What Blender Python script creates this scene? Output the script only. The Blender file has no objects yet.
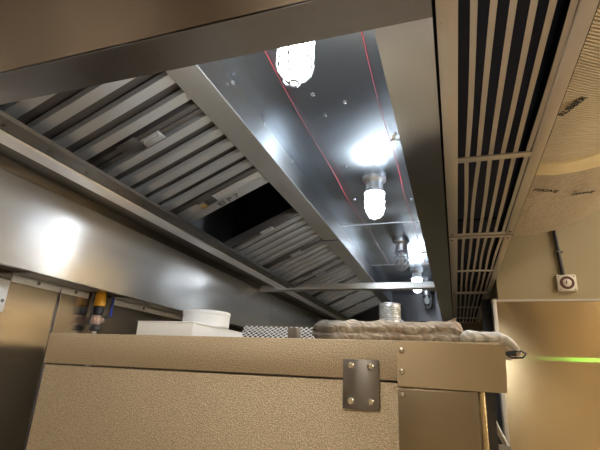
import bpy, bmesh, math, random
from mathutils import Vector, Matrix, noise
random.seed(7)
S = bpy.context.scene
COL = S.collection

# ------------------------------------------------------------------ materials
def newmat(name):
    m = bpy.data.materials.new(name); m.use_nodes = True
    nt = m.node_tree; b = nt.nodes['Principled BSDF']
    return m, nt, b

def steel(name, col, rough=.25, axis='Y', grain=.25, dents=.0, var=.12, metallic=1.0, dentscale=5, smudge=0.1, aniso=.75, specks=0):
    """brushed sheet metal; grain runs along axis"""
    m, nt, b = newmat(name)
    N, L = nt.nodes, nt.links
    tc = N.new('ShaderNodeTexCoord')
    mp = N.new('ShaderNodeMapping')
    sc = {'X': (4, 350, 350), 'Y': (350, 4, 350), 'Z': (350, 350, 4)}[axis]
    mp.inputs['Scale'].default_value = sc
    L.new(tc.outputs['Object'], mp.inputs['Vector'])
    n1 = N.new('ShaderNodeTexNoise'); n1.inputs['Scale'].default_value = 1; n1.inputs['Detail'].default_value = 3
    L.new(mp.outputs[0], n1.inputs['Vector'])
    n2 = N.new('ShaderNodeTexNoise'); n2.inputs['Scale'].default_value = dentscale; n2.inputs['Detail'].default_value = 0
    L.new(tc.outputs['Object'], n2.inputs['Vector'])
    n3 = N.new('ShaderNodeTexNoise'); n3.inputs['Scale'].default_value = 3.5; n3.inputs['Detail'].default_value = 2
    n3.inputs['Roughness'].default_value = .5
    L.new(tc.outputs['Object'], n3.inputs['Vector'])
    smudge = 0
    mr = N.new('ShaderNodeMapRange')
    mr.interpolation_type = 'SMOOTHSTEP'; mr.inputs['From Min'].default_value = .2; mr.inputs['From Max'].default_value = .8
    mr.inputs['To Min'].default_value = rough * (1 - smudge * 2); mr.inputs['To Max'].default_value = rough * (1 + smudge * 2)
    L.new(n3.outputs[0], mr.inputs['Value']); L.new(mr.outputs[0], b.inputs['Roughness'])
    mc = N.new('ShaderNodeMix'); mc.data_type = 'RGBA'
    mc.inputs['A'].default_value = (*[c * (1 - var) for c in col], 1)
    mc.inputs['B'].default_value = (*[min(1, c * (1 + var)) for c in col], 1)
    L.new(n3.outputs[0], mc.inputs['Factor']); L.new(mc.outputs['Result'], b.inputs['Base Color'])
    if specks:   # grease specks stuck on the metal
        n4 = N.new('ShaderNodeTexNoise'); n4.inputs['Scale'].default_value = specks; n4.inputs['Detail'].default_value = 5; n4.inputs['Roughness'].default_value = .7
        L.new(tc.outputs['Object'], n4.inputs['Vector'])
        m4 = N.new('ShaderNodeMapRange'); m4.inputs['From Min'].default_value = .66; m4.inputs['From Max'].default_value = .72; m4.inputs['To Max'].default_value = .75
        L.new(n4.outputs[0], m4.inputs['Value'])
        x4 = N.new('ShaderNodeMix'); x4.data_type = 'RGBA'; x4.inputs['B'].default_value = (.06, .045, .035, 1)
        L.new(m4.outputs[0], x4.inputs['Factor']); L.new(mc.outputs['Result'], x4.inputs['A']); L.new(x4.outputs['Result'], b.inputs['Base Color'])
    b1 = N.new('ShaderNodeBump'); b1.inputs['Strength'].default_value = grain; b1.inputs['Distance'].default_value = .0008
    L.new(n1.outputs[0], b1.inputs['Height'])
    last = b1
    if dents > 0:
        b2 = N.new('ShaderNodeBump'); b2.inputs['Strength'].default_value = 1; b2.inputs['Distance'].default_value = dents
        L.new(n2.outputs[0], b2.inputs['Height']); L.new(b1.outputs[0], b2.inputs['Normal']); last = b2
    L.new(last.outputs[0], b.inputs['Normal'])
    b.inputs['Metallic'].default_value = metallic
    if aniso:   # grain direction: the sheen spreads across the brushing
        ge = N.new('ShaderNodeNewGeometry'); cx = N.new('ShaderNodeVectorMath'); cx.operation = 'CROSS_PRODUCT'
        L.new(ge.outputs['True Normal'], cx.inputs[0])
        cx.inputs[1].default_value = {'X': (1, 0, 0.001), 'Y': (0, 1, 0.001), 'Z': (0.001, 0, 1)}[axis]
        cx2 = N.new('ShaderNodeVectorMath'); cx2.operation = 'CROSS_PRODUCT'
        L.new(ge.outputs['True Normal'], cx2.inputs[0]); L.new(cx.outputs[0], cx2.inputs[1])
        L.new(cx.outputs[0], b.inputs['Tangent']); b.inputs['Anisotropic'].default_value = aniso
    return m

def plain(name, col, rough=.6, metallic=0, bump=0, scale=60, var=.08, spec=.5, detail=4):
    m, nt, b = newmat(name)
    N, L = nt.nodes, nt.links
    tc = N.new('ShaderNodeTexCoord')
    n = N.new('ShaderNodeTexNoise'); n.inputs['Scale'].default_value = scale; n.inputs['Detail'].default_value = detail
    L.new(tc.outputs['Object'], n.inputs['Vector'])
    mc = N.new('ShaderNodeMix'); mc.data_type = 'RGBA'
    mc.inputs['A'].default_value = (*[c * (1 - var) for c in col], 1)
    mc.inputs['B'].default_value = (*[min(1, c * (1 + var)) for c in col], 1)
    L.new(n.outputs[0], mc.inputs['Factor']); L.new(mc.outputs['Result'], b.inputs['Base Color'])
    b.inputs['Roughness'].default_value = rough; b.inputs['Metallic'].default_value = metallic
    b.inputs['Specular IOR Level'].default_value = spec
    if bump:
        bp = N.new('ShaderNodeBump'); bp.inputs['Strength'].default_value = .8; bp.inputs['Distance'].default_value = bump
        L.new(n.outputs[0], bp.inputs['Height']); L.new(bp.outputs[0], b.inputs['Normal'])
    return m

def emit(name, col, strength):
    m, nt, b = newmat(name)
    b.inputs['Base Color'].default_value = (*col, 1)
    b.inputs['Emission Color'].default_value = (*col, 1)
    b.inputs['Emission Strength'].default_value = strength
    return m

def quilt(name, c1, c2, c3=None):
    """quilted moving blanket: wavy stitched ridges and blotches"""
    m, nt, b = newmat(name)
    N, L = nt.nodes, nt.links
    tc = N.new('ShaderNodeTexCoord')
    w = N.new('ShaderNodeTexWave'); w.wave_type = 'BANDS'; w.bands_direction = 'DIAGONAL'
    w.inputs['Scale'].default_value = 22; w.inputs['Distortion'].default_value = 9; w.inputs['Detail'].default_value = 2
    w.inputs['Detail Scale'].default_value = 1.5
    L.new(tc.outputs['Object'], w.inputs['Vector'])
    n = N.new('ShaderNodeTexNoise'); n.inputs['Scale'].default_value = 14; n.inputs['Detail'].default_value = 6
    L.new(tc.outputs['Object'], n.inputs['Vector'])
    r = N.new('ShaderNodeValToRGB')
    r.color_ramp.elements[0].position = .35; r.color_ramp.elements[0].color = (*c1, 1)
    r.color_ramp.elements[1].position = .65; r.color_ramp.elements[1].color = (*c2, 1)
    L.new(n.outputs[0], r.inputs[0])
    mx = N.new('ShaderNodeMix'); mx.data_type = 'RGBA'; mx.blend_type = 'MULTIPLY'
    mx.inputs['Factor'].default_value = .32
    L.new(r.outputs[0], mx.inputs['A']); L.new(w.outputs['Color'], mx.inputs['B'])
    out = mx.outputs['Result']
    if c3:
        sx = N.new('ShaderNodeSeparateXYZ'); L.new(tc.outputs['Object'], sx.inputs[0])
        mr = N.new('ShaderNodeMapRange'); mr.inputs['From Min'].default_value = .08; mr.inputs['From Max'].default_value = .13
        L.new(sx.outputs[0], mr.inputs['Value'])
        m2 = N.new('ShaderNodeMix'); m2.data_type = 'RGBA'
        L.new(mr.outputs[0], m2.inputs['Factor']); m2.inputs['A'].default_value = (*c3, 1); L.new(out, m2.inputs['B'])
        out = m2.outputs['Result']
    L.new(out, b.inputs['Base Color'])
    b.inputs['Roughness'].default_value = .9
    bp = N.new('ShaderNodeBump'); bp.inputs['Distance'].default_value = .002
    L.new(w.outputs['Fac'], bp.inputs['Height']); L.new(bp.outputs[0], b.inputs['Normal'])
    return m

M = {}
M['hood'] = steel('hood_steel', (.50, .50, .50), .34, 'Y', .35, dents=.0015, var=.1, metallic=.8)
M['hood_ceiling'] = steel('hood_ceiling_steel', (.44, .50, .58), .26, 'Y', .15, dents=.009, var=.06, dentscale=3.5, metallic=.97)
M['lip'] = steel('lip_steel', (.52, .52, .53), .2, 'Y', .3, dents=.006, dentscale=3.2, var=.08, specks=22)
M['lip_x'] = steel('lip_steel_across', (.29, .285, .29), .36, 'X', .5, dents=.001, var=.12, specks=12)
M['end'] = steel('end_panel_steel', (.20, .16, .12), .42, 'X', .4, dents=.001, var=.12, smudge=.2)
M['beam'] = steel('beam_steel', (.72, .72, .70), .34, 'Y', .3, dents=.004, var=.06, metallic=.75)  # flange copy of the beam steel, colour raised for light it lacks
M['beam_face'] = steel('beam_face_steel', (.42, .44, .46), .3, 'Y', .3, dents=.003, var=.06)  # darker copy of the beam steel, colour toned down beside the lamps
M['plenum'] = steel('rear_plenum_steel', (.86, .87, .88), .27, 'Y', .25, dents=.005, var=.03, dentscale=2.0, metallic=.84, aniso=.97)
M['dark_steel'] = steel('greasy_dark_steel', (.17, .16, .15), .4, 'Y', .3, var=.3)  # one dark brown-grey tone for channel, trough, strips and rivets
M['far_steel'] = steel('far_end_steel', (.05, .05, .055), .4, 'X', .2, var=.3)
M['rail'] = steel('rail_steel', (.8, .83, .88), .3, 'Y', .3, metallic=.5)
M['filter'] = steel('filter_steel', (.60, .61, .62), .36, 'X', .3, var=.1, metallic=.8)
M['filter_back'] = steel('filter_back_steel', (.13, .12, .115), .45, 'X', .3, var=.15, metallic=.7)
M['inside_grey'] = plain('duct_inside_grey', (.22, .23, .25), .5, metallic=.3)  # paler copy for the rear sheet, lamplight put into the colour
M['inside'] = plain('duct_inside', (.015, .02, .035), .7)  # near-black colour stands in for the shade inside the plenum
M['grille'] = steel('grille_steel', (.60, .56, .50), .42, 'Y', .3, var=.14, metallic=.75, specks=18)
M['blade'] = steel('blade_steel', (.62, .57, .50), .42, 'Y', .3, var=.2, metallic=.7)
M['slot'] = plain('slot_dark', (.008, .016, .045), .6)  # navy near-black stands in for the shade between the grille blades
M['bar'] = steel('bar_steel', (.72, .74, .75), .35, 'X', .3)
M['wall_steel'] = steel('wall_steel', (.50, .48, .455), .2, 'Z', .2, dents=.0006, var=.05, dentscale=2)
M['clad'] = steel('cladding_steel', (.78, .61, .36), .25, 'X', .2, dents=.004, var=.03, dentscale=1.8, metallic=.85, aniso=.6)
M['plate'] = steel('cover_plate_steel', (.50, .42, .31), .26, 'X', .25, dents=.0008, var=.06, dentscale=5, metallic=.95)
M['plate_dark'] = steel('lower_plate_steel', (.34, .28, .20), .33, 'Z', .25, dents=.0004, var=.05, dentscale=4, metallic=.95)
M['hinge'] = steel('hinge_steel', (.22, .20, .18), .4, 'X', .2, var=.08)
M['screw'] = steel('screw_steel', (.78, .74, .66), .25, 'Z', .1, var=.1)
M['chrome'] = steel('chrome', (.85, .86, .88), .1, 'Z', .05, var=.04)
M['paint'] = plain('tan_wall_paint', (.37, .30, .175), .6, bump=.0006, scale=120, var=.03)
M['ceil'] = plain('ceiling_tile', (.42, .38, .32), .8, var=.05)
M['floor'] = plain('quarry_tile', (.42, .36, .30), .5, scale=8, var=.3)
M['black'] = plain('black_rubber', (.02, .02, .022), .5)
M['dark'] = plain('dark_paint', (.045, .045, .05), .45)
M['white'] = plain('white_card', (.80, .80, .79), .55, var=.03)
M['whiteplastic'] = plain('white_plastic', (.86, .87, .88), .35, var=.02)
M['cream'] = plain('cream_plastic', (.72, .66, .55), .5, var=.05)
M['maroon'] = plain('maroon_ring', (.10, .035, .025), .5)
M['yellow'] = plain('yellow_sleeve', (.85, .42, .02), .4, var=.12)
M['blue'] = plain('blue_handle', (.02, .05, .35), .4)
M['brass'] = plain('brass', (.75, .52, .22), .35, metallic=.9)
M['copper'] = plain('pinkish_metal', (.85, .62, .52), .4, metallic=.6, var=.2)
M['cage'] = plain('cage_wire', (.45, .46, .48), .4, metallic=.6)
M['red'] = plain('red_cord', (.38, .02, .035), .5)
M['ink'] = plain('black_ink', (.03, .028, .025), .6)
M['galv'] = plain('bare_galvanised', (.6, .62, .64), .35, metallic=1, scale=40, var=.25)
M['coil'] = plain('silver_coil', (.72, .76, .80), .32, metallic=.75, scale=60, var=.15, bump=.002)
M['lamp_glow'] = emit('lamp_glow', (.90, .96, 1), 74)
M['trofferglow'] = emit('troffer_glow', (1, .90, .76), 12)
M['battenglow'] = emit('batten_glow', (1, .89, .72), 22)
M['troffer'] = plain('troffer_frame', (.8, .8, .78), .5)
M['quilt_brown'] = quilt('quilt_brown', (.42, .32, .24), (.66, .58, .48), (.14, .125, .11))
M['quilt_grey'] = quilt('quilt_grey', (.66, .62, .56), (.82, .79, .73))

def make_glass(name, col=(.9, .95, 1), rough=.08):
    m, nt, b = newmat(name)
    N, L = nt.nodes, nt.links
    t = N.new('ShaderNodeBsdfTransparent'); t.inputs[0].default_value = (.86, .88, .9, 1)
    g = N.new('ShaderNodeBsdfGlossy'); g.inputs['Roughness'].default_value = rough; g.inputs[0].default_value = (*col, 1)
    f = N.new('ShaderNodeLayerWeight'); f.inputs[0].default_value = .45
    mx = N.new('ShaderNodeMixShader'); L.new(f.outputs['Facing'], mx.inputs[0]); L.new(t.outputs[0], mx.inputs[1]); L.new(g.outputs[0], mx.inputs[2])
    L.new(mx.outputs[0], N['Material Output'].inputs[0])
    return m
M['glass'] = make_glass('lamp_glass')

def stucco():
    m, nt, b = newmat('stucco_embossed_aluminium')
    N, L = nt.nodes, nt.links
    tc = N.new('ShaderNodeTexCoord')
    v = N.new('ShaderNodeTexVoronoi'); v.inputs['Scale'].default_value = 420
    n = N.new('ShaderNodeTexNoise'); n.inputs['Scale'].default_value = 400; n.inputs['Detail'].default_value = 2
    L.new(tc.outputs['Object'], v.inputs['Vector']); L.new(tc.outputs['Object'], n.inputs['Vector'])
    r = N.new('ShaderNodeValToRGB')
    r.color_ramp.elements[0].position = .38; r.color_ramp.elements[0].color = (.40, .325, .22, 1)
    r.color_ramp.elements[1].position = .66; r.color_ramp.elements[1].color = (.68, .57, .41, 1)
    L.new(n.outputs[0], r.inputs[0]); L.new(r.outputs[0], b.inputs['Base Color'])
    bp = N.new('ShaderNodeBump'); bp.inputs['Distance'].default_value = .0009; bp.inputs['Strength'].default_value = .8
    L.new(v.outputs['Distance'], bp.inputs['Height']); L.new(bp.outputs[0], b.inputs['Normal'])
    b.inputs['Metallic'].default_value = .55; b.inputs['Roughness'].default_value = .42
    return m
M['stucco'] = stucco()

def mesh_wrap():
    m, nt, b = newmat('ribbed_foil_scrim')
    N, L = nt.nodes, nt.links
    tc = N.new('ShaderNodeTexCoord')
    mp = N.new('ShaderNodeMapping'); mp.inputs['Rotation'].default_value = (0, 0, math.radians(-32))
    L.new(tc.outputs['Object'], mp.inputs['Vector'])
    w = N.new('ShaderNodeTexWave'); w.bands_direction = 'Y'; w.inputs['Scale'].default_value = 32
    w.inputs['Distortion'].default_value = .3; w.inputs['Detail'].default_value = 1
    w2 = N.new('ShaderNodeTexWave'); w2.bands_direction = 'X'; w2.inputs['Scale'].default_value = 34; w2.inputs['Distortion'].default_value = .5
    L.new(mp.outputs[0], w.inputs['Vector']); L.new(mp.outputs[0], w2.inputs['Vector'])
    r = N.new('ShaderNodeValToRGB')
    r.color_ramp.elements[0].color = (.86, .66, .38, 1); r.color_ramp.elements[1].color = (.98, .88, .62, 1)
    L.new(w.outputs['Fac'], r.inputs[0]); L.new(r.outputs[0], b.inputs['Base Color'])
    ad = N.new('ShaderNodeMath'); ad.operation = 'MULTIPLY_ADD'; ad.inputs[1].default_value = .3
    L.new(w2.outputs['Fac'], ad.inputs[0]); L.new(w.outputs['Fac'], ad.inputs[2])
    bp = N.new('ShaderNodeBump'); bp.inputs['Distance'].default_value = .006
    L.new(ad.outputs[0], bp.inputs['Height']); L.new(bp.outputs[0], b.inputs['Normal'])
    b.inputs['Roughness'].default_value = .42; b.inputs['Metallic'].default_value = 0
    return m
M['meshwrap'] = mesh_wrap()
M['tape'] = plain('crumpled_tape', (.95, .80, .50), .35, metallic=.2, bump=.006, scale=26, var=.1)
M['foil'] = plain('duct_foil', (.55, .48, .37), .42, metallic=.3, bump=.008, scale=45, var=.22)

# ------------------------------------------------------------------ mesh helpers
def box(bm, x0, x1, y0, y1, z0, z1, bev=0):
    r = bmesh.ops.create_cube(bm, size=1)
    vs = r['verts']
    for v in vs:
        v.co = Vector(((x0 + x1) / 2 + v.co.x * (x1 - x0), (y0 + y1) / 2 + v.co.y * (y1 - y0), (z0 + z1) / 2 + v.co.z * (z1 - z0)))
    if bev:
        es = list({e for v in vs for e in v.link_edges})
        bmesh.ops.bevel(bm, geom=es, offset=bev, segments=2, affect='EDGES', profile=.5)

def prism(bm, prof, a0, a1, axis='Y', smooth=False):
    """closed 2-D profile extruded along axis. profile coords are the other two axes in order"""
    def P(u, v, a):
        return {'X': (a, u, v), 'Y': (u, a, v), 'Z': (u, v, a)}[axis]
    A = [bm.verts.new(P(u, v, a0)) for u, v in prof]
    B = [bm.verts.new(P(u, v, a1)) for u, v in prof]
    n = len(prof)
    for i in range(n):
        bm.faces.new((A[i], A[(i + 1) % n], B[(i + 1) % n], B[i]))
    bm.faces.new(A[::-1]); bm.faces.new(B)

def ring_frame(d):
    d = d.normalized()
    up = Vector((0, 0, 1)) if abs(d.z) < .9 else Vector((1, 0, 0))
    a = d.cross(up).normalized(); return a, d.cross(a).normalized()

def tube(bm, pts, r, seg=10, close=False):
    pts = [Vector(p) for p in pts]; n = len(pts); rings = []
    rr = r if isinstance(r, (list, tuple)) else [r] * n
    pa = None
    for i, p in enumerate(pts):
        if close: d = pts[(i + 1) % n] - pts[i - 1]
        else: d = pts[min(i + 1, n - 1)] - pts[max(i - 1, 0)]
        d.normalize()
        if pa is None: a, b = ring_frame(d)
        else:
            a = (pa - d * pa.dot(d)).normalized(); b = d.cross(a).normalized()
        pa = a
        rings.append([bm.verts.new(p + (a * math.cos(t) + b * math.sin(t)) * rr[i]) for t in [2 * math.pi * k / seg for k in range(seg)]])
    for i in range(n if close else n - 1):
        A, B = rings[i], rings[(i + 1) % n]
        for k in range(seg):
            bm.faces.new((A[k], A[(k + 1) % seg], B[(k + 1) % seg], B[k]))
    if not close:
        bm.faces.new(rings[0][::-1]); bm.faces.new(rings[-1])

def lathe(bm, prof, c=(0, 0, 0), axis='Z', seg=28, cap=True):
    """prof: (radius, height) list"""
    rings = []
    for r, h in prof:
        ring = []
        for k in range(seg):
            t = 2 * math.pi * k / seg; x, y = r * math.cos(t), r * math.sin(t)
            co = {'Z': (x, y, h), 'Y': (x, h, y), 'X': (h, x, y)}[axis]
            ring.append(bm.verts.new(Vector(co) + Vector(c)))
        rings.append(ring)
    for A, B in zip(rings, rings[1:]):
        for k in range(seg): bm.faces.new((A[k], A[(k + 1) % seg], B[(k + 1) % seg], B[k]))
    if cap: bm.faces.new(rings[0][::-1]); bm.faces.new(rings[-1])

def link(name, bm, mat, parent=None, off=None, angle=35):
    """off: world origin for the mesh; vertices are given in world coordinates"""
    bmesh.ops.recalc_face_normals(bm, faces=bm.faces)
    if parent is not None:
        base = root_loc(parent); org = base
    else:
        org = Vector(off) if off is not None else Vector((0, 0, 0))
    bmesh.ops.translate(bm, verts=bm.verts, vec=-org)
    me = bpy.data.meshes.new(name); bm.to_mesh(me); bm.free()
    me.materials.append(mat)
    for p in me.polygons: p.use_smooth = True
    me.set_sharp_from_angle(angle=math.radians(angle))
    o = bpy.data.objects.new(name, me); COL.objects.link(o)
    if parent is not None: o.parent = parent
    else: o.location = org
    return o

def root_loc(o):
    while o.parent: o = o.parent
    return Vector(o.location)

def tag(o, label=None, cat=None, group=None, kind=None):
    if label: o['label'] = label
    if cat: o['category'] = cat
    if group: o['group'] = group
    if kind: o['kind'] = kind
    return o

def thing(name, label, cat, loc, group=None):
    o = bpy.data.objects.new(name, None); COL.objects.link(o)
    o.empty_display_size = .05; o.location = loc
    return tag(o, label, cat, group)

def copy_tree(o, parent=None):
    c = o.copy(); COL.objects.link(c)
    if parent: c.parent = parent
    for ch in [x for x in bpy.data.objects if x.parent == o]:
        copy_tree(ch, c)
    return c

def structure(name, bm, mat, off=None): return tag(link(name, bm, mat, None, off), kind='structure')
def nb(): return bmesh.new()

def text_mesh(name, body, size, mat, parent, world, extrude=.0006):
    cu = bpy.data.curves.new(name, 'FONT'); cu.body = body; cu.size = size; cu.extrude = extrude
    cu.align_x = 'CENTER'; cu.align_y = 'CENTER'; cu.offset = size * .012
    t = bpy.data.objects.new(name + '_tmp', cu); COL.objects.link(t)
    bpy.context.view_layer.update()
    me = bpy.data.meshes.new_from_object(t.evaluated_get(bpy.context.evaluated_depsgraph_get()))
    bpy.data.objects.remove(t); bpy.data.curves.remove(cu)
    me.transform(Matrix.Translation(-root_loc(parent)) @ world)
    me.materials.clear(); me.materials.append(mat)
    o = bpy.data.objects.new(name, me); COL.objects.link(o); o.parent = parent
    return o

# ------------------------------------------------------------------ camera
yaw, pitch, roll, fpx = 0.341687, 0.328798, 0.0499621, 438.801
f = Vector((-math.sin(yaw) * math.cos(pitch), math.cos(yaw) * math.cos(pitch), math.sin(pitch)))
r = Vector((math.cos(yaw), math.sin(yaw), 0)); u = r.cross(f)
r2 = r * math.cos(roll) + u * math.sin(roll); u2 = -r * math.sin(roll) + u * math.cos(roll)
cd = bpy.data.cameras.new('camera'); cam = bpy.data.objects.new('camera', cd); COL.objects.link(cam)
mw = Matrix((r2, u2, -f)).transposed().to_4x4(); mw.translation = Vector((0, 0, 1.5)); cam.matrix_world = mw
cd.sensor_width = 36; cd.lens = fpx / 600 * 36; cd.clip_start = .05
S.camera = cam

# ------------------------------------------------------------------ the room
YB, YF, XR, ZC = -3.4, 5.9, 3.2, 3.4
XW = -1.55
b = nb(); box(b, XW - .1, XR + .1, YB - .1, YF + .1, -.1, 0); structure('floor', b, M['floor'])
b = nb(); box(b, XW - .1, XR + .1, YB - .1, YF + .1, ZC, ZC + .1); structure('ceiling', b, M['ceil'])
b = nb(); box(b, XW - .1, XW, YB, YF, 0, ZC); structure('wall_left', b, M['wall_steel'])
b = nb(); box(b, XR, XR + .1, YB, YF, 0, ZC); structure('wall_right', b, M['paint'])
b = nb(); box(b, XW - .1, XR + .1, YB - .1, YB, 0, ZC); structure('wall_back', b, M['paint'])
b = nb(); box(b, XW - .1, XR + .1, YF, YF + .1, 0, ZC); structure('wall_far', b, M['paint'])
YP = 3.1
b = nb(); box(b, .285, XR, YP, YP + .14, 0, ZC); structure('wall_partition', b, M['paint'])
# joint covers between the wall's steel sheets
for i, y in enumerate((1.405, 2.62, 3.85, .19)):
    b = nb(); box(b, XW, XW + .004, y - .004, y + .004, 0, 1.795, .001); structure('trim_%d' % (i + 1), b, M['dark_steel'])

# ------------------------------------------------------------------ the hood
H0, H1 = .547, 5.0          # near and far end
ZL = 2.10                   # lip height
hood = thing('exhaust_hood', 'long stainless kitchen exhaust hood overhead, open underside with lights inside', 'hood', (0, H0, ZL))
b = nb(); box(b, -1.39, .262, H0 - .003, H0, ZL - .004, 2.95); link('end_panel', b, M['end'], hood)
b = nb(); prism(b, [(H0 - .003, ZL - .005), (.634, ZL - .005), (.634, ZL + .02), (.628, ZL + .02), (.628, ZL), (H0 - .003, ZL)], -1.39, -.002, 'X')
link('near_lip', b, M['lip_x'], hood)
b = nb(); prism(b, [(-.104, ZL), (-.002, ZL), (-.002, ZL + .012), (-.098, ZL + .012), (-.098, ZL + .03), (-.104, ZL + .03)], .634, H1, 'Y')
link('front_lip', b, M['lip'], hood)
b = nb(); box(b, -.104, -.098, .634, H1, ZL + .03, 2.402); link('front_inner_panel', b, M['hood'], hood)
b = nb(); box(b, -.635, -.098, H0, H1, 2.402, 2.412); link('ceiling_panel', b, M['hood_ceiling'], hood)
for y in (2.56, 3.6):
    b = nb(); box(b, -.633, -.106, y - .004, y + .004, 2.3995, 2.402); link('ceiling_seam', b, M['hood'], hood)
b = nb(); box(b, -.737, -.6355, H0, H1, 2.304, 2.308); link('beam_flange', b, M['beam'], hood)
b = nb(); box(b, -.640, -.635, H0, H1, 2.3085, 2.402); link('beam_face', b, M['beam_face'], hood)
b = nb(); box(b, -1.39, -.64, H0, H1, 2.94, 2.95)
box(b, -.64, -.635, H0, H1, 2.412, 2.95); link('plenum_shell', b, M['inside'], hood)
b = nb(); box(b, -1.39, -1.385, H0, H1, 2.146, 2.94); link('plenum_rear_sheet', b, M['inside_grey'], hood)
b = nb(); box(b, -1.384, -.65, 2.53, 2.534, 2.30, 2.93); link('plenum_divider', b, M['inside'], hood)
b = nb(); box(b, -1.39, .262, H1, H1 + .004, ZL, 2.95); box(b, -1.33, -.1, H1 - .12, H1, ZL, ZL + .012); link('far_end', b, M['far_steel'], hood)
# rear channel, rail, trough
b = nb(); prism(b, [(-1.39, ZL), (-1.378, ZL), (-1.37, 2.135), (-1.235, 2.135), (-1.235, 2.145), (-1.39, 2.145)], H0, H1, 'Y'); link('rear_channel', b, M['dark_steel'], hood)
b = nb(); prism(b, [(-1.235, 2.112), (-1.222, ZL), (-1.158, ZL - .002), (-1.155, 2.108), (-1.215, 2.112), (-1.225, 2.138), (-1.235, 2.138)], H0, H1, 'Y'); link('rear_rail', b, M['rail'], hood)
b = nb(); prism(b, [(-1.155, ZL + .004), (-1.085, ZL + .004), (-1.078, 2.113), (-1.082, 2.113), (-1.09, 2.108), (-1.155, 2.108)], H0, H1, 'Y'); link('grease_trough', b, M['dark_steel'], hood)
y = .72
while y < 4.9:
    b = nb(); lathe(b, [(.001, ZL - .002), (.005, ZL - .0005), (.0055, ZL + .004)], (-1.125, y, 0), seg=10); link('rivet', b, M['dark_steel'], hood); y += .15
for y, x in ((1.05, -.64), (1.30, -.64), (1.62, -.64)):
    b = nb(); lathe(b, [(.006, -.632), (.006, -.624), (.002, -.622)], (0, y, 2.385), 'X', seg=8); link('bolt', b, M['galv'], hood)
for x, y in ((-.405, 1.2), (-.398, 1.33), (-.31, 1.27), (-.46, 2.15), (-.17, 2.2), (-.42, 1.75)):
    b = nb(); lathe(b, [(.007, 2.402), (.007, 2.399), (.003, 2.397)], (x, y, 0), seg=12); link('ceiling_screw', b, M['chrome'], hood)
for y in (1.05, 2.2, 3.2):
    b = nb(); tube(b, [(-.112, y - .02, ZL + .012), (-.125, y - .008, ZL + .002), (-.13, y + .006, ZL + .008), (-.118, y + .018, ZL + .015), (-.106, y + .012, ZL + .01)], .0035, 8)
    link('wire_clip', b, M['chrome'], hood)
# outer shell of the front supply chamber
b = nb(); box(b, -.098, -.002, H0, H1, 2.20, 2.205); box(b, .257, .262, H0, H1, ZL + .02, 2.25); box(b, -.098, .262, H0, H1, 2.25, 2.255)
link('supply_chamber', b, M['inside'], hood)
b = nb(); prism(b, [(.2585, ZL - .002), (.2685, ZL + .03), (.2625, ZL + .03), (.2585, ZL + .004)], H0, H1, 'Y'); link('outer_edge_strip', b, M['dark_steel'], hood)

# cross bar between rear rail and front lip
b = nb(); box(b, -1.385, -.104, 3.03, 3.08, ZL - .012, ZL - .006, .001); box(b, -1.385, -.104, 3.03, 3.035, ZL - .012, ZL + .035, .001)
tag(link('cross_bar', b, M['bar'], None, (-.74, 3.05, ZL)), 'flat steel bar spanning the hood opening below the lights', 'bar')

# ------------------------------------------------------------------ baffle filters
TH = math.radians(24.5)
FL = .488
def place_filter(o, y): o.location = (-1.165, y, 2.117); o.rotation_euler = (0, -TH, 0)
def build_filter(width, group):
    t = bpy.data.objects.new('baffle_filter', None); COL.objects.link(t); t['category'] = 'filter'; t['group'] = group
    g = .002; w0, w1 = g, width - g
    b = nb()
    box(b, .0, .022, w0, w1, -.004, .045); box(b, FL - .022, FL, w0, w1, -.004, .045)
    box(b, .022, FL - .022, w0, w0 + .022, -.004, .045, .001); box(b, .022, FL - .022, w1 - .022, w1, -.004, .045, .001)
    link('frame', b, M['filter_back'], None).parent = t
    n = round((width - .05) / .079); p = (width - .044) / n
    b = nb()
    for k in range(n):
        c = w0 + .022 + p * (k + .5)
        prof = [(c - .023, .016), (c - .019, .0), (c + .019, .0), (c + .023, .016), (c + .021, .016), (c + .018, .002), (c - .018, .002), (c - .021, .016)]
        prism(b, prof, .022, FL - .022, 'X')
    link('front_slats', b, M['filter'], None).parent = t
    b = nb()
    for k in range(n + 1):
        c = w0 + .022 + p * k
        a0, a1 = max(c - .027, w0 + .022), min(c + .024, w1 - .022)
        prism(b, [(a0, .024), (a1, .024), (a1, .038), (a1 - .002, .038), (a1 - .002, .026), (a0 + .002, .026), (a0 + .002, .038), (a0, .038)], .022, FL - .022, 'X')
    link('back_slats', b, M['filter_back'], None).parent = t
    for s, yy in ((0, w0 + .012), (1, w1 - .012)):
        b = nb(); ox = (.03, -.045)[s]; box(b, FL * .50 - .04 + ox, FL * .50 + .035 + ox, yy - .022, yy + .022, -.008, -.0045, .001)
        if s == 0: tube(b, [(FL * .5 + .002, yy - .012, -.006), (FL * .5 + .002, yy - .012, -.018), (FL * .5 + .058, yy - .012, -.018), (FL * .5 + .058, yy - .012, -.006)], .003, 8)
        link('latch_plate', b, M['filter_back'] if s else M['filter'], None).parent = t
    return t
G = 'baffle filters sloping along the rear of the hood'
fa = build_filter(.474, G)
fil = [(.572, 'baffle filter nearest the hood end, partly cut off by the brown front lip'),
       (1.048, 'baffle filter between the nearest one and the blank strip with faint writing'),
       (2.042, 'baffle filter with bright slats just beyond the dark missing-filter opening'),
       (2.518, 'second baffle filter beyond the dark missing-filter opening'),
       (3.090, 'baffle filter seen just past the steel cross bar'),
       (3.566, 'second baffle filter past the steel cross bar'),
       (4.042, 'third baffle filter past the steel cross bar, above the rolled blanket'),
       (4.518, 'farthest baffle filter at the dark end of the hood')]
for i, (y, lab) in enumerate(fil):
    o = fa if i == 0 else copy_tree(fa)
    place_filter(o, y); o['label'] = lab
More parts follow.
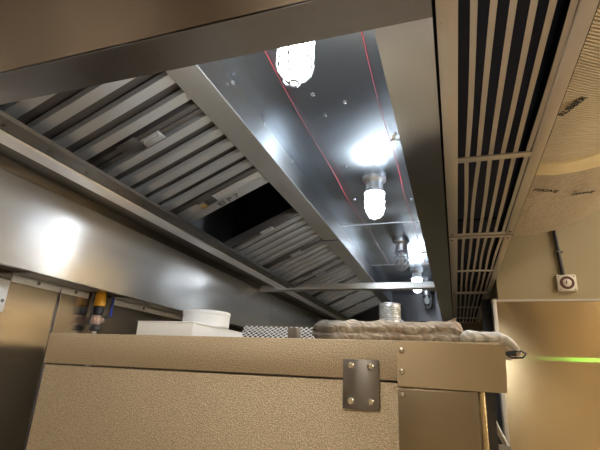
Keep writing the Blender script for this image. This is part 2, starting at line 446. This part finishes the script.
def blank_panel(y0, y1, lab):
    t = bpy.data.objects.new('blank_filter_panel', None); COL.objects.link(t); tag(t, lab, 'panel')
    w = y1 - y0
    b = nb(); box(b, 0, FL, .002, w - .002, -.002, .03, .001); box(b, .01, FL - .01, w * .42 - .002, w * .42 + .002, -.0045, -.0015)
    link('strip', b, M['filter'], None).parent = t
    t.location = (-1.165, y0, 2.117)
    return t
bp_ = blank_panel(1.524, 1.644, 'flat blank steel strip with faint handwriting beside the missing-filter opening')
R_ = Matrix.Rotation(math.pi, 4, 'X')
text_mesh('handwriting', 'EI P 7', .045, M['filter_back'], bp_, Matrix.Translation(bp_.location) @ Matrix.Translation((.27, .088, -.0042)) @ R_, .0002)
b = nb(); box(b, .155, .185, .03, .055, -.008, -.002, .001); link('latch_plate', b, M['brass'], None).parent = bp_
b = nb(); box(b, .185, .235, .012, .05, -.008, -.002, .001); link('latch_plate', b, M['dark_steel'], None).parent = bp_
bp_.rotation_euler = (0, -TH, 0)
bq = blank_panel(2.994, 3.088, 'flat blank steel strip over the cross bar'); bq.rotation_euler = (0, -TH, 0)

# ------------------------------------------------------------------ caged lamps
lampY = [(-.345, .87, True, 'brightest caged lamp, half hidden by the hood end lip'),
         (-.314, 1.905, True, 'lit caged lamp hanging in the middle of the hood ceiling'),
         (-.305, 2.95, False, 'unlit caged lamp beyond the lit one, above the cross bar'),
         (-.272, 3.80, True, 'small lit caged lamp seen behind the cross bar'),
         (-.24, 4.62, False, 'farthest unlit caged lamp beside the coil, near the hood end')]
def build_lamp(lit):
    t = bpy.data.objects.new('caged_lamp', None); COL.objects.link(t)
    def part(n, b, m, par=t):
        o = link(n, b, m, None); o.parent = par; return o
    b = nb(); lathe(b, [(.055, 0), (.055, -.014), (.046, -.022), (.040, -.03), (.040, -.062), (.044, -.066), (.044, -.074), (.03, -.076)], seg=28)
    part('base', b, M['galv'])
    b = nb(); lathe(b, [(.034, -.074), (.040, -.09), (.041, -.12), (.040, -.15), (.034, -.175), (.022, -.19), (.006, -.196)], seg=24)
    part('globe', b, M['lamp_glow'] if lit else M['glass'])
    if not lit:
        b = nb(); lathe(b, [(.013, -.075), (.014, -.095), (.026, -.125), (.028, -.14), (.02, -.158), (.004, -.166)], seg=18)
        part('bulb', b, M['whiteplastic'])
    b = nb()
    R0 = .048
    for h in (-.078, -.12, -.15):
        tube(b, [(R0 * math.cos(a), R0 * math.sin(a), h) for a in [2 * math.pi * k / 24 for k in range(24)]], .0026, 6, True)
    for k in range(6):
        a = math.pi / 6 + k * math.pi / 3
        tube(b, [(rr * math.cos(a), rr * math.sin(a), h) for rr, h in ((R0, -.076), (R0, -.12), (R0, -.155), (.042, -.178), (.028, -.196), (.008, -.206))], .0026, 6)
    tube(b, [(.012 * math.cos(a), .012 * math.sin(a), -.205) for a in [2 * math.pi * k / 12 for k in range(12)]], .003, 6, True)
    part('wire_cage', b, M['cage'])
    return t
lit0, un0 = build_lamp(True), build_lamp(False)
used = {True: False, False: False}
for x, y, l, lab in lampY:
    src = lit0 if l else un0
    o = copy_tree(src) if used[l] else src
    used[l] = True
    o.location = (x, y, 2.402); tag(o, lab, 'lamp', 'caged lamps on the hood ceiling')

# red cords under the hood ceiling
for x, sag, lab in ((-.478, .02, 'thin red cord along the hood ceiling on the filter side'), (-.192, .012, 'thin red cord along the hood ceiling beside the front lip')):
    b = nb(); n = 24
    for dx, rr in ((0, .0011),):
        tube(b, [(x + dx + .004 * math.sin(k * .9), .64 + (3.6 - .64) * k / n, 2.396 - sag * math.sin(math.pi * k / n) ** 2) for k in range(n + 1)], rr, 6)
    tag(link('red_cord', b, M['red'], None, (x, 2, 2.39)), lab, 'cord')

# ------------------------------------------------------------------ supply air grilles in the front of the hood
def blade_row(b, y0, y1, seed):
    rnd = random.Random(seed)
    x0, x1 = .045, .235
    n = 6
    for k in range(n):
        c = x0 + .020 + (x1 - x0 - .035) * k / (n - 1)
        prev = None; st = 14
        amp = rnd.uniform(-.004, .004)
        tw = rnd.uniform(-.003, .003)
        rings = []
        for i in range(st + 1):
            y = y0 + (y1 - y0) * i / st
            d = amp * math.sin(math.pi * i / st) + tw * (i / st - .5)
            # narrow upright blade leaning, with a turned lower edge
            prof = [(c + d - .0055, .004), (c + d + .0055, .003), (c + d + .0065, .005), (c + d - .003, .007), (c + d + .002, .022), (c + d - .0005, .022)]
            rings.append([b.verts.new((px, y, ZL + pz)) for px, pz in prof])
        m = len(rings[0])
        for A, B in zip(rings, rings[1:]):
            for j in range(m): b.faces.new((A[j], A[(j + 1) % m], B[(j + 1) % m], B[j]))
        b.faces.new(rings[0][::-1]); b.faces.new(rings[-1])
mods = [(.56, 1.925, [1.205], 'supply air grille nearest the camera, with long wavy blades'),
        (1.945, 3.27, [2.60], 'supply air grille between the nearest one and the dark far ones'),
        (3.29, 4.60, [3.93], 'supply air grille just left of the steel wall sheet corner'),
        (4.62, 4.99, [], 'short last supply air grille at the far end of the hood')]
for i, (y0, y1, cross, lab) in enumerate(mods):
    t = thing('supply_grille', lab, 'grille', (.13, y0, ZL), 'supply air grilles along the hood front')
    b = nb()
    box(b, .004, .040, y0, y1, ZL - .003, ZL + .004, .001); box(b, .228, .257, y0, y1, ZL - .003, ZL + .004, .001)
    box(b, .040, .228, y0, y0 + .02, ZL - .003, ZL + .004, .001); box(b, .040, .228, y1 - .02, y1, ZL - .003, ZL + .004, .001)
    box(b, .038, .040, y0, y1, ZL + .004, ZL + .03)
    link('frame', b, M['grille'], t)
    edges = [y0 + .02]
    for c in cross:
        b = nb(); box(b, .040, .228, c - .012, c + .012, ZL - .003, ZL + .004, .001); link('crossbar', b, M['grille'], t); edges += [c - .012, c + .012]
    edges.append(y1 - .02)
    for s in range(0, len(edges), 2):
        b = nb(); blade_row(b, edges[s], edges[s + 1], i * 7 + s); link('blades', b, M['blade'], t)
    b = nb(); box(b, .040, .228, y0, y1, ZL + .075, ZL + .08); link('backing', b, M['slot'], t)  # dark sheet added in place of the shade behind the blades
    for x in (.018, .243):
        for yy in (y0 + .035, y1 - .035):
            b = nb(); lathe(b, [(.001, ZL - .006), (.005, ZL - .0045), (.006, ZL - .003)], (x, yy, 0), seg=10); link('screw', b, M['dark_steel'], t)

# ------------------------------------------------------------------ rear plenum on the left wall
t = thing('rear_supply_plenum', 'long brushed stainless plenum box on the left wall under the hood rear', 'plenum', (-1.47, .4, 1.8))
b = nb(); box(b, -1.393, -1.39, -.3, 5.3, 1.80, 2.10, .0008); link('face_sheet', b, M['plenum'], t)
b = nb(); box(b, XW + .001, -1.393, -.3, 5.3, 1.815, 2.10); link('body', b, M['dark_steel'], t)
b = nb(); box(b, -1.412, -1.393, -.3, 5.3, 1.80, 1.803); link('bottom_return', b, M['plenum'], t)
for y in (3.3, 4.6):
    b = nb(); box(b, -1.3905, -1.389, y - .002, y + .002, 1.80, 2.1); link('joint', b, M['dark_steel'], t)
# mounting strips under the plenum
for y0, y1, lab in ((1.18, 1.56, 'pale steel angle strip with screws under the plenum, left of the yellow valve'),
                    (1.71, 2.50, 'steel angle strip under the plenum, right of the yellow valve')):
    t = thing('mounting_strip', lab, 'bracket', (-1.5, (y0 + y1) / 2, 1.79))
    b = nb(); box(b, XW + .0005, XW + .004, y0, y1, 1.778, 1.813); link('wall_leg', b, M['bar'], t)
    b = nb(); box(b, XW + .0045, -1.45, y0, y1, 1.809, 1.813); link('upper_leg', b, M['hood'], t)
    for k in range(2):
        y = y0 + (y1 - y0) * (.3 + .5 * k)
        b = nb(); lathe(b, [(.007, XW + .004), (.007, XW + .008), (.004, XW + .010)], (0, y, 1.793), 'X', 12); link('screw', b, M['dark_steel'], t)
# small white box at the far left
t = thing('junction_box', 'small white box on the left wall at the picture edge', 'box', (-1.53, 1.08, 1.7))
b = nb(); box(b, XW + .001, XW + .035, 1.02, 1.155, 1.66, 1.775, .004); link('housing', b, M['white'], t)
b = nb(); lathe(b, [(.006, XW + .035), (.006, XW + .038)], (0, 1.14, 1.70), 'X', 10); link('screw', b, M['dark_steel'], t)
# gas valve
vx, vy = -1.50, 1.585
t = thing('gas_valve', 'yellow-sleeved gas valve with blue lever on the left wall', 'valve', (vx, vy, 1.6))
b = nb(); tube(b, [(vx, vy, 0.001), (vx, vy, 1.66)], .011, 12); link('pipe', b, M['galv'], t)
b = nb(); lathe(b, [(.016, 1.640), (.024, 1.644), (.024, 1.662), (.017, 1.668)], (vx, vy, 0), seg=8); link('union_nut', b, M['dark'], t)
b = nb(); lathe(b, [(.015, 1.664), (.022, 1.675), (.021, 1.695), (.023, 1.70), (.015, 1.712)], (vx, vy, 0), seg=14); tube(b, [(vx, vy - .03, 1.69), (vx, vy + .035, 1.69)], .012, 10)
link('valve_body', b, M['copper'], t)
b = nb(); lathe(b, [(.017, 1.708), (.023, 1.713), (.022, 1.742), (.018, 1.748)], (vx, vy, 0), seg=12); link('collar', b, M['black'], t)
b = nb(); lathe(b, [(.018, 1.746), (.025, 1.75), (.023, 1.80), (.018, 1.815)], (vx, vy, 0), seg=16); link('yellow_sleeve', b, M['yellow'], t)
b = nb(); tube(b, [(vx, vy + .03, 1.69), (vx + .005, vy + .055, 1.705), (vx + .005, vy + .075, 1.712)], .005, 8); link('stem', b, M['dark'], t)
b = nb(); box(b, vx + .001, vx + .007, vy + .068, vy + .082, 1.712, 1.80, .002); link('lever', b, M['blue'], t)
b = nb(); tube(b, [(vx, vy - .045, 1.80), (vx, vy - .05, 1.76), (vx, vy - .035, 1.72), (vx, vy - .04, 1.66)], .004, 8); link('hose', b, M['black'], t)
# brass fitting at the end of the second strip
b = nb(); box(b, -1.50, -1.47, 2.28, 2.335, 1.785, 1.812, .003); tube(b, [(-1.485, 2.335, 1.798), (-1.485, 2.36, 1.798)], .008, 10)
tag(link('brass_fitting', b, M['brass'], None, (-1.485, 2.3, 1.79)), 'small brass fitting under the plenum above the white tub', 'fitting')

# ------------------------------------------------------------------ cabinet in the foreground
CY = .95
cab = thing('equipment_cabinet', 'large speckled tan metal cabinet with lid filling the lower picture', 'cabinet', (-.5, 1.4, 0))
b = nb(); box(b, -1.047, .036, CY + .003, 1.88, .16, 1.4945, .002); link('body', b, M['stucco'], cab)
b = nb(); box(b, -1.05, .080, CY, 1.90, 1.4985, 1.577, .002); link('lid', b, M['stucco'], cab)
for x in (-.98, -.03):
    for y in (1.02, 1.82):
        b = nb(); lathe(b, [(.02, .0), (.024, .02), (.022, .16)], (x, y, 0), seg=14); link('leg', b, M['hood'], cab)
hp = nb(); box(hp, -.225, -.149, CY - .005, CY, 1.4395, 1.5365, .0015)
hpo = link('hinge_plate', hp, M['hinge'], cab)
def screw(x, z, y, par, r=.0088):
    b = nb(); lathe(b, [(r, y), (r, y - .002), (r * .7, y - .005), (r * .35, y - .0055), (r * .3, y - .0035)], (x, 0, z), 'Y', 16)
    o = link('screw', b, M['screw'], cab); o.parent = par
    return o
for x in (-.208, -.167):
    for z in (1.455, 1.523): screw(x, z, CY - .005, hpo, .0075)
b = nb(); prism(b, [(-.1135, 1.576), (.091, 1.572), (.0865, 1.4855), (-.1125, 1.4885)], CY - .006, CY - .001, 'Y'); up = link('upper_cover_plate', b, M['plate'], cab)
b = nb(); box(b, -.1125, .035, CY - .004, CY + .002, .2, 1.4840, .001); lo = link('lower_cover_plate', b, M['plate_dark'], cab)
screw(-.103, 1.557, CY - .006, up, .006); screw(-.103, 1.516, CY - .006, up, .006); screw(-.1035, 1.473, CY - .004, lo, .006)
b = nb(); tube(b, [(.043, CY + .004, .25), (.043, CY + .004, 1.485)], .0055, 12); link('corner_rod', b, M['clad'], cab)
b = nb(); box(b, .050, .072, CY + .12, CY + .17, .2, 1.4925); link('side_channel', b, M['dark'], cab)
b = nb(); tube(b, [(.070, 1.19, 1.433), (.083, 1.19, 1.40), (.096, 1.19, 1.372)], .006, 10); box(b, .06, .105, 1.18, 1.20, 1.355, 1.372, .002)
link('lever_handle', b, M['hood'], cab)

# ------------------------------------------------------------------ things on the cabinet
ZT = 1.577
def blob_slab(name, x0, x1, y0, y1, z0, h, mat, amp=.006, seed=0, prof=None, groove=True, par=None, droop=0):
    """folded blanket: closed rounded section swept along X with soft lumps"""
    b = nb(); nx = 60; m = 28; rings = []
    hy = (y1 - y0) / 2; cy = (y0 + y1) / 2
    for i in range(nx + 1):
        s = i / nx; x = x0 + (x1 - x0) * s
        end = min(s, 1 - s) * (x1 - x0)
        k = math.sqrt(max(0.02, 1 - max(0, 1 - end / .02) ** 2))
        ring = []
        for j in range(m):
            a = 2 * math.pi * j / m
            ca, sa = math.cos(a), math.sin(a)
            yy = math.copysign(abs(ca) ** .6, ca) * hy * (.86 + .14 * k)
            zz = math.copysign(abs(sa) ** .75, sa) * h / 2 * k
            if groove and ca < -.6: yy += .012 * max(0, 1 - abs(sa) * 5)
            p = Vector((x, cy + yy, z0 + h / 2 + zz))
            nz = noise.noise(p * 22 + Vector((seed, 0, 0))) * amp + noise.noise(p * 55) * amp * .4
            p.z += nz * (1 if sa > 0 else 0); p.y += nz * .6 * (-ca)
            if droop:
                d = max(0, x - droop); p.z -= d * d * 16; 
            ring.append(b.verts.new(p))
        rings.append(ring)
    for A, B in zip(rings, rings[1:]):
        for j in range(m): b.faces.new((A[j], A[(j + 1) % m], B[(j + 1) % m], B[j]))
    b.faces.new(rings[0][::-1]); b.faces.new(rings[-1])
    return b
t = thing('rolled_blanket', 'rolled brown quilted blanket lying along the cabinet top', 'blanket', (-.385, 1.17, ZT))
link('roll', blob_slab('roll', -.345, .022, 1.09, 1.24, ZT + .001, .061, None, .007, 3), M['quilt_brown'], t, angle=80)
b = nb()
P = [(-.045, 1.13, 1.622), (-.02, 1.125, 1.632), (.008, 1.125, 1.648), (.002, 1.15, 1.634), (-.012, 1.16, 1.618), (-.03, 1.15, 1.618)]
vs = [b.verts.new(p) for p in P]; c = b.verts.new((-.015, 1.16, 1.642)); d = b.verts.new((-.02, 1.135, 1.612))
for i in range(6):
    b.faces.new((vs[i], vs[(i + 1) % 6], c)); b.faces.new((vs[(i + 1) % 6], vs[i], d))
bmesh.ops.subdivide_edges(b, edges=b.edges[:], cuts=2, use_grid_fill=True)
link('corner_fold', b, M['quilt_brown'], t, angle=80)
t = thing('grey_quilted_blanket', 'pale grey quilted blanket flap hanging over the cabinet right end', 'blanket', (.02, 1.2, ZT))
link('flap', blob_slab('flap', .012, .130, 1.02, 1.30, ZT + .001, .034, None, .005, 9, groove=False, droop=.085), M['quilt_grey'], t, angle=80)
b = nb(); tube(b, [(.100, 1.03, 1.564), (.128, 1.03, 1.568), (.137, 1.035, 1.563), (.132, 1.04, 1.555), (.112, 1.04, 1.554), (.104, 1.035, 1.557)], .0019, 8, True)
tube(b, [(.098, 1.03, 1.562), (.118, 1.03, 1.561)], .004, 8)
tag(link('wire_hook', b, M['black'], None, (.115, 1.035, 1.56)), 'small black wire loop under the pale blanket flap', 'hook')

# white box and tub
t = thing('cardboard_box', 'low white cardboard box on the cabinet top', 'box', (-.863, 1.375, ZT))
b = nb(); box(b, -.966, -.76, 1.20, 1.55, ZT, 1.639, .0015); link('carton', b, M['white'], t)
b = nb(); box(b, -.967, -.757, 1.198, 1.552, 1.637, 1.6405, .001); link('lid', b, M['white'], t)
t = thing('round_tub', 'round white tub standing on the white box', 'tub', (-.815, 1.40, 1.641))
b = nb(); lathe(b, [(.078, 1.641), (.082, 1.645), (.083, 1.688), (.080, 1.688), (.078, 1.650)], (-.835, 1.40, 0), seg=48); link('tub_body', b, M['whiteplastic'], t)
b = nb(); lathe(b, [(.0835, 1.682), (.0845, 1.684), (.0845, 1.694), (.083, 1.696)], (-.835, 1.40, 0), seg=48); link('tub_lid', b, M['whiteplastic'], t)
# expanded metal sheet
t = thing('expanded_metal_sheet', 'expanded metal mesh sheet leaning between tub and blanket', 'mesh sheet', (-.5, 1.25, ZT))
b = nb(); mx = Matrix.Translation((-.655, 1.30, 1.5805)) @ Matrix.Rotation(math.radians(6), 4, 'Z') @ Matrix.Rotation(math.radians(48), 4, 'X')
W_, D_ = .30, .088
def strand(p, q):
    d = (q - p); n_ = Vector((-d.y, d.x, 0)).normalized() * .0009
    vv = [b.verts.new(mx @ (w + s1 * n_ + Vector((0, 0, z)))) for w in (p, q) for s1 in (-1, 1) for z in (0, .0016)]
    for q4 in ((0, 1, 3, 2), (4, 6, 7, 5), (0, 4, 5, 1), (2, 3, 7, 6), (1, 5, 7, 3), (0, 2, 6, 4)): b.faces.new([vv[i] for i in q4])
st = .017; k = -60
for sgn in (1, -1):
    for k in range(-40, 70):
        c0 = k * st
        # line x = c0 + sgn*y*.55
        y0_, y1_ = 0, D_
        pts = []
        for yy in (0, D_):
            pts.append((c0 + sgn * yy * 1.1, yy))
        (xa, ya), (xb, yb) = pts
        def clip(xa, ya, xb, yb):
            t0, t1 = 0, 1; dx = xb - xa
            if dx == 0: return None
            a, c = sorted(((0 - xa) / dx, (W_ - xa) / dx)); t0, t1 = max(0, a), min(1, c)
            if t1 - t0 < .02: return None
            return Vector((xa + dx * t0, ya + (yb - ya) * t0, 0)), Vector((xa + dx * t1, ya + (yb - ya) * t1, 0))
        r_ = clip(xa, ya, xb, yb)
        if r_: strand(*r_)
link('mesh', b, M['whiteplastic'], t)
b = nb(); box(b, -.475, -.435, 1.275, 1.278, 1.600, 1.634, .0005); link('tag_plate', b, M['hinge'], t)
# silver coil
t = thing('wire_coil', 'silver ribbed wire coil standing behind the rolled blanket', 'coil', (-.232, 1.75, ZT))
b = nb(); prof = [(.034, ZT)]
z = ZT + .002
while z < 1.776:
    prof += [(.0405 + random.uniform(-.0015, .0015), z), (.0425 + random.uniform(-.0015, .0015), z + .003), (.0405, z + .006)]; z += .0075
prof.append((.033, 1.779))
lathe(b, prof, (-.232, 1.75, 0), seg=30); link('windings', b, M['coil'], t)
b = nb(); tube(b, [(-.193, 1.74, 1.72), (-.175, 1.73, 1.705), (-.155, 1.72, 1.694), (-.14, 1.72, 1.688)], .0035, 8); link('loose_end', b, M['coil'], t)

# ------------------------------------------------------------------ right side: cladding, alarm, post, duct
t = thing('steel_wall_sheet', 'large golden reflecting stainless sheet on the right wall below the alarm', 'wall sheet', (.7, 3.0, 0))
b = nb(); box(b, .262, 2.9, 3.0, YP - .001, 0, 2.003, .002); link('sheet', b, M['clad'], t)
b = nb(); box(b, .240, .262, 2.995, YP - .001, 0, 2.006, .001); box(b, .262, 2.9, 2.996, 3.0, 1.992, 2.006); link('edge_trim', b, M['grille'], t)
t = thing('dark_post', 'dark narrow post behind the left edge of the golden sheet', 'post', (.235, 3.42, 0))
b = nb(); box(b, .200, .262, 3.40, 3.46, .02, 2.078, .002); link('shaft', b, M['dark'], t)
b = nb(); box(b, .19, .275, 3.385, 3.475, 0, .02, .002); link('foot_plate', b, M['dark'], t)
# alarm
ax, az = .683, 2.119
t = thing('alarm_sounder', 'square cream alarm sounder with dark ring on the tan wall', 'alarm', (ax, YP, az))
b = nb(); box(b, ax - .054, ax + .054, YP - .028, YP - .0005, az - .052, az + .052, .006); link('housing', b, M['cream'], t)
b = nb(); lathe(b, [(.040, YP - .028), (.040, YP - .032), (.026, YP - .032), (.026, YP - .028)], (ax, 0, az), 'Y', 32); link('ring', b, M['maroon'], t)
b = nb(); lathe(b, [(.025, YP - .028), (.024, YP - .036), (.015, YP - .040), (.004, YP - .041)], (ax, 0, az), 'Y', 28); link('lens', b, M['cream'], t)
b = nb(); box(b, ax - .008, ax - .002, YP - .043, YP - .039, az - .008, az + .010); link('lens_mark', b, M['maroon'], t)
for sx in (-1, 1):
    for sz in (-1, 1):
        b = nb(); lathe(b, [(.004, YP - .028), (.003, YP - .030)], (ax + sx * .042, 0, az + sz * .041), 'Y', 8); link('screw', b, M['dark'], t)
t = thing('conduit', 'dark conduit running down the tan wall to the alarm', 'conduit', (.665, YP, 2.2))
b = nb(); tube(b, [(.650, YP - .014, 2.62), (.671, YP - .014, 2.17)], .011, 12); link('tube', b, M['dark'], t)
b = nb(); box(b, .645, .688, YP - .027, YP - .0005, 2.315, 2.327, .002); link('strap', b, M['dark_steel'], t)
b = nb(); lathe(b, [(.004, YP - .0275), (.002, YP - .030)], (.667, 0, 2.321), 'Y', 8); link('screw', b, M['chrome'], t)

# duct
t = thing('insulated_duct', 'large foil wrapped duct running overhead at the right of the hood', 'duct', (.6, 1.2, 2.34))
def duct_prof(g, sx=1):
    pts = [(.285, 2.95), (.285, 2.345 - g * .5)]
    for x, z in ((.34, 2.335), (.42, 2.334), (.50, 2.345), (.60, 2.363), (.70, 2.395), (.78, 2.44), (.84, 2.487), (.90, 2.55), (.95, 2.63), (.985, 2.72), (1.0, 2.83), (.99, 2.95)):
        pts.append((x + g * max(0, (x - .6)) * 2.2, z - g))
    return pts
def duct_piece(y0, y1, g, amp, ny, seed, m0=0):
    b = nb(); rings = []
    prof = duct_prof(g)
    # resample bottom
    fine = []
    for (xa, za), (xb, zb) in zip(prof, prof[1:]):
        for k in range(4): fine.append((xa + (xb - xa) * k / 4, za + (zb - za) * k / 4))
    fine.append(prof[-1])
    for i in range(ny + 1):
        y = y0 + (y1 - y0) * i / ny
        ring = []
        for x, z in fine:
            n_ = noise.noise(Vector((x * 9 + seed, y * 9, z * 9))) * amp + noise.noise(Vector((x * 5, y * 34, seed))) * amp * .5
            ex = -.05 * (x - .4) if i == 0 or i == ny else 0
            ring.append(b.verts.new((x + n_ * .4, y, z + n_)))
        rings.append(ring)
    m = len(fine)
    for A, B in zip(rings, rings[1:]):
        for j in range(m): b.faces.new((A[j], A[(j + 1) % m], B[(j + 1) % m], B[j]))
    b.faces.new(rings[0][::-1]); b.faces.new(rings[-1])
    return b
link('foil_jacket', duct_piece(1.6, 2.75, 0, .006, 40, 2), M['foil'], t, angle=60)
link('scrim_wrap', duct_piece(-.6, 1.80, .014, .006, 90, 5), M['meshwrap'], t, angle=60)
b = duct_piece(1.735, 1.83, .026, .010, 20, 11)
tag(link('taped_fold', b, M['tape'], t, angle=60), 'crumpled yellowish taped edge')
for y in (.3, 2.3):
    b = nb()
    for x in (.36, .92): tube(b, [(x, y, 2.9), (x, y, ZC - .0005)], .006, 8)
    link('hanger', b, M['galv'], t)
flip = Matrix.Rotation(math.pi, 4, 'X')
def duct_text(body, size, x, y, z, ang, tilt=0):
    text_mesh('printed_text', body, size, M['ink'], t, Matrix.Translation((x, y, z)) @ Matrix.Rotation(math.radians(ang), 4, 'Z') @ Matrix.Rotation(math.radians(tilt), 4, 'Y') @ flip, .0008)
duct_text('RUBBER', .029, .386, 1.352, 2.318, -62)
duct_text('FSK/ASJ', .034, .425, 2.04, 2.326, 20)
duct_text('FSK/ASJ', .034, .600, 2.17, 2.352, 20, -12)
b = nb(); lathe(b, [(.012, 2.318), (.010, 2.312), (.003, 2.310)], (.47, 1.18, 0), seg=12); link('weld_pin', b, M['dark_steel'], t)

# ------------------------------------------------------------------ light fixtures added out of view to light the room
for i, (x, y, w, l) in enumerate(((.75, -1.2, .6, 1.2), (2.35, .6, .6, 1.2), (-.6, -1.9, .6, 1.2), (2.35, 2.2, .6, 1.2))):
    t = thing('ceiling_troffer', ['flush warm ceiling light above the spot behind the camera', 'flush warm ceiling light over the right aisle', 'flush warm ceiling light near the back wall', 'flush warm ceiling light before the golden sheet'][i], 'ceiling light', (x, y, ZC), 'ceiling troffers')
    b = nb(); box(b, x - w / 2, x + w / 2, y - l / 2, y + l / 2, ZC - .02, ZC - .0005, .003); link('frame', b, M['troffer'], t)
    b = nb(); box(b, x - w / 2 + .03, x + w / 2 - .03, y - l / 2 + .03, y + l / 2 - .03, ZC - .024, ZC - .0201); link('diffuser', b, M['trofferglow'], t)

t = thing('wall_light_batten', 'long warm light batten on the right wall', 'wall light', (XR, 1.1, 1.8))  # added out of view to brighten the underside of the duct
b = nb(); box(b, XR - .05, XR - .0005, -.1, 2.3, 1.74, 1.86, .004); link('housing', b, M['troffer'], t)
b = nb(); box(b, XR - .056, XR - .0501, -.07, 2.27, 1.75, 1.85); link('diffuser', b, M['battenglow'], t)

# green line laser standing behind the camera, a real narrow fan of light
ld = bpy.data.lights.new('laser', 'SPOT'); ld.energy = 4.5; ld.color = (.2, 1, .12); ld.spot_size = math.radians(80); ld.spot_blend = .1; ld.shadow_soft_size = 0
ld.use_nodes = True; nt = ld.node_tree; N, L = nt.nodes, nt.links
em = N['Emission']; tc = N.new('ShaderNodeTexCoord'); sx = N.new('ShaderNodeSeparateXYZ'); L.new(tc.outputs['Normal'], sx.inputs[0])
dv = N.new('ShaderNodeMath'); dv.operation = 'DIVIDE'; L.new(sx.outputs[1], dv.inputs[0]); L.new(sx.outputs[2], dv.inputs[1])
ab = N.new('ShaderNodeMath'); ab.operation = 'ABSOLUTE'; L.new(dv.outputs[0], ab.inputs[0])
lt = N.new('ShaderNodeMath'); lt.operation = 'LESS_THAN'; lt.inputs[1].default_value = .0045; L.new(ab.outputs[0], lt.inputs[0])
mu = N.new('ShaderNodeMath'); mu.operation = 'MULTIPLY'; mu.inputs[1].default_value = 12; L.new(lt.outputs[0], mu.inputs[0]); L.new(mu.outputs[0], em.inputs['Strength'])
lo_ = bpy.data.objects.new('laser', ld); COL.objects.link(lo_); lo_.location = (.75, .6, 1.658)
lo_.rotation_euler = (math.radians(90), 0, 0)

w = bpy.data.worlds.new('world'); S.world = w; w.use_nodes = True
w.node_tree.nodes['Background'].inputs[0].default_value = (1, .85, .65, 1); w.node_tree.nodes['Background'].inputs[1].default_value = .1

S.view_settings.view_transform = 'Standard'; S.view_settings.look = 'None'; S.view_settings.gamma = 1
S.view_settings.exposure = 0.9
try:
    S.cycles.use_denoising = True; S.cycles.max_bounces = 8; S.cycles.sample_clamp_indirect = 6; S.cycles.sample_clamp_direct = 10
except Exception: pass
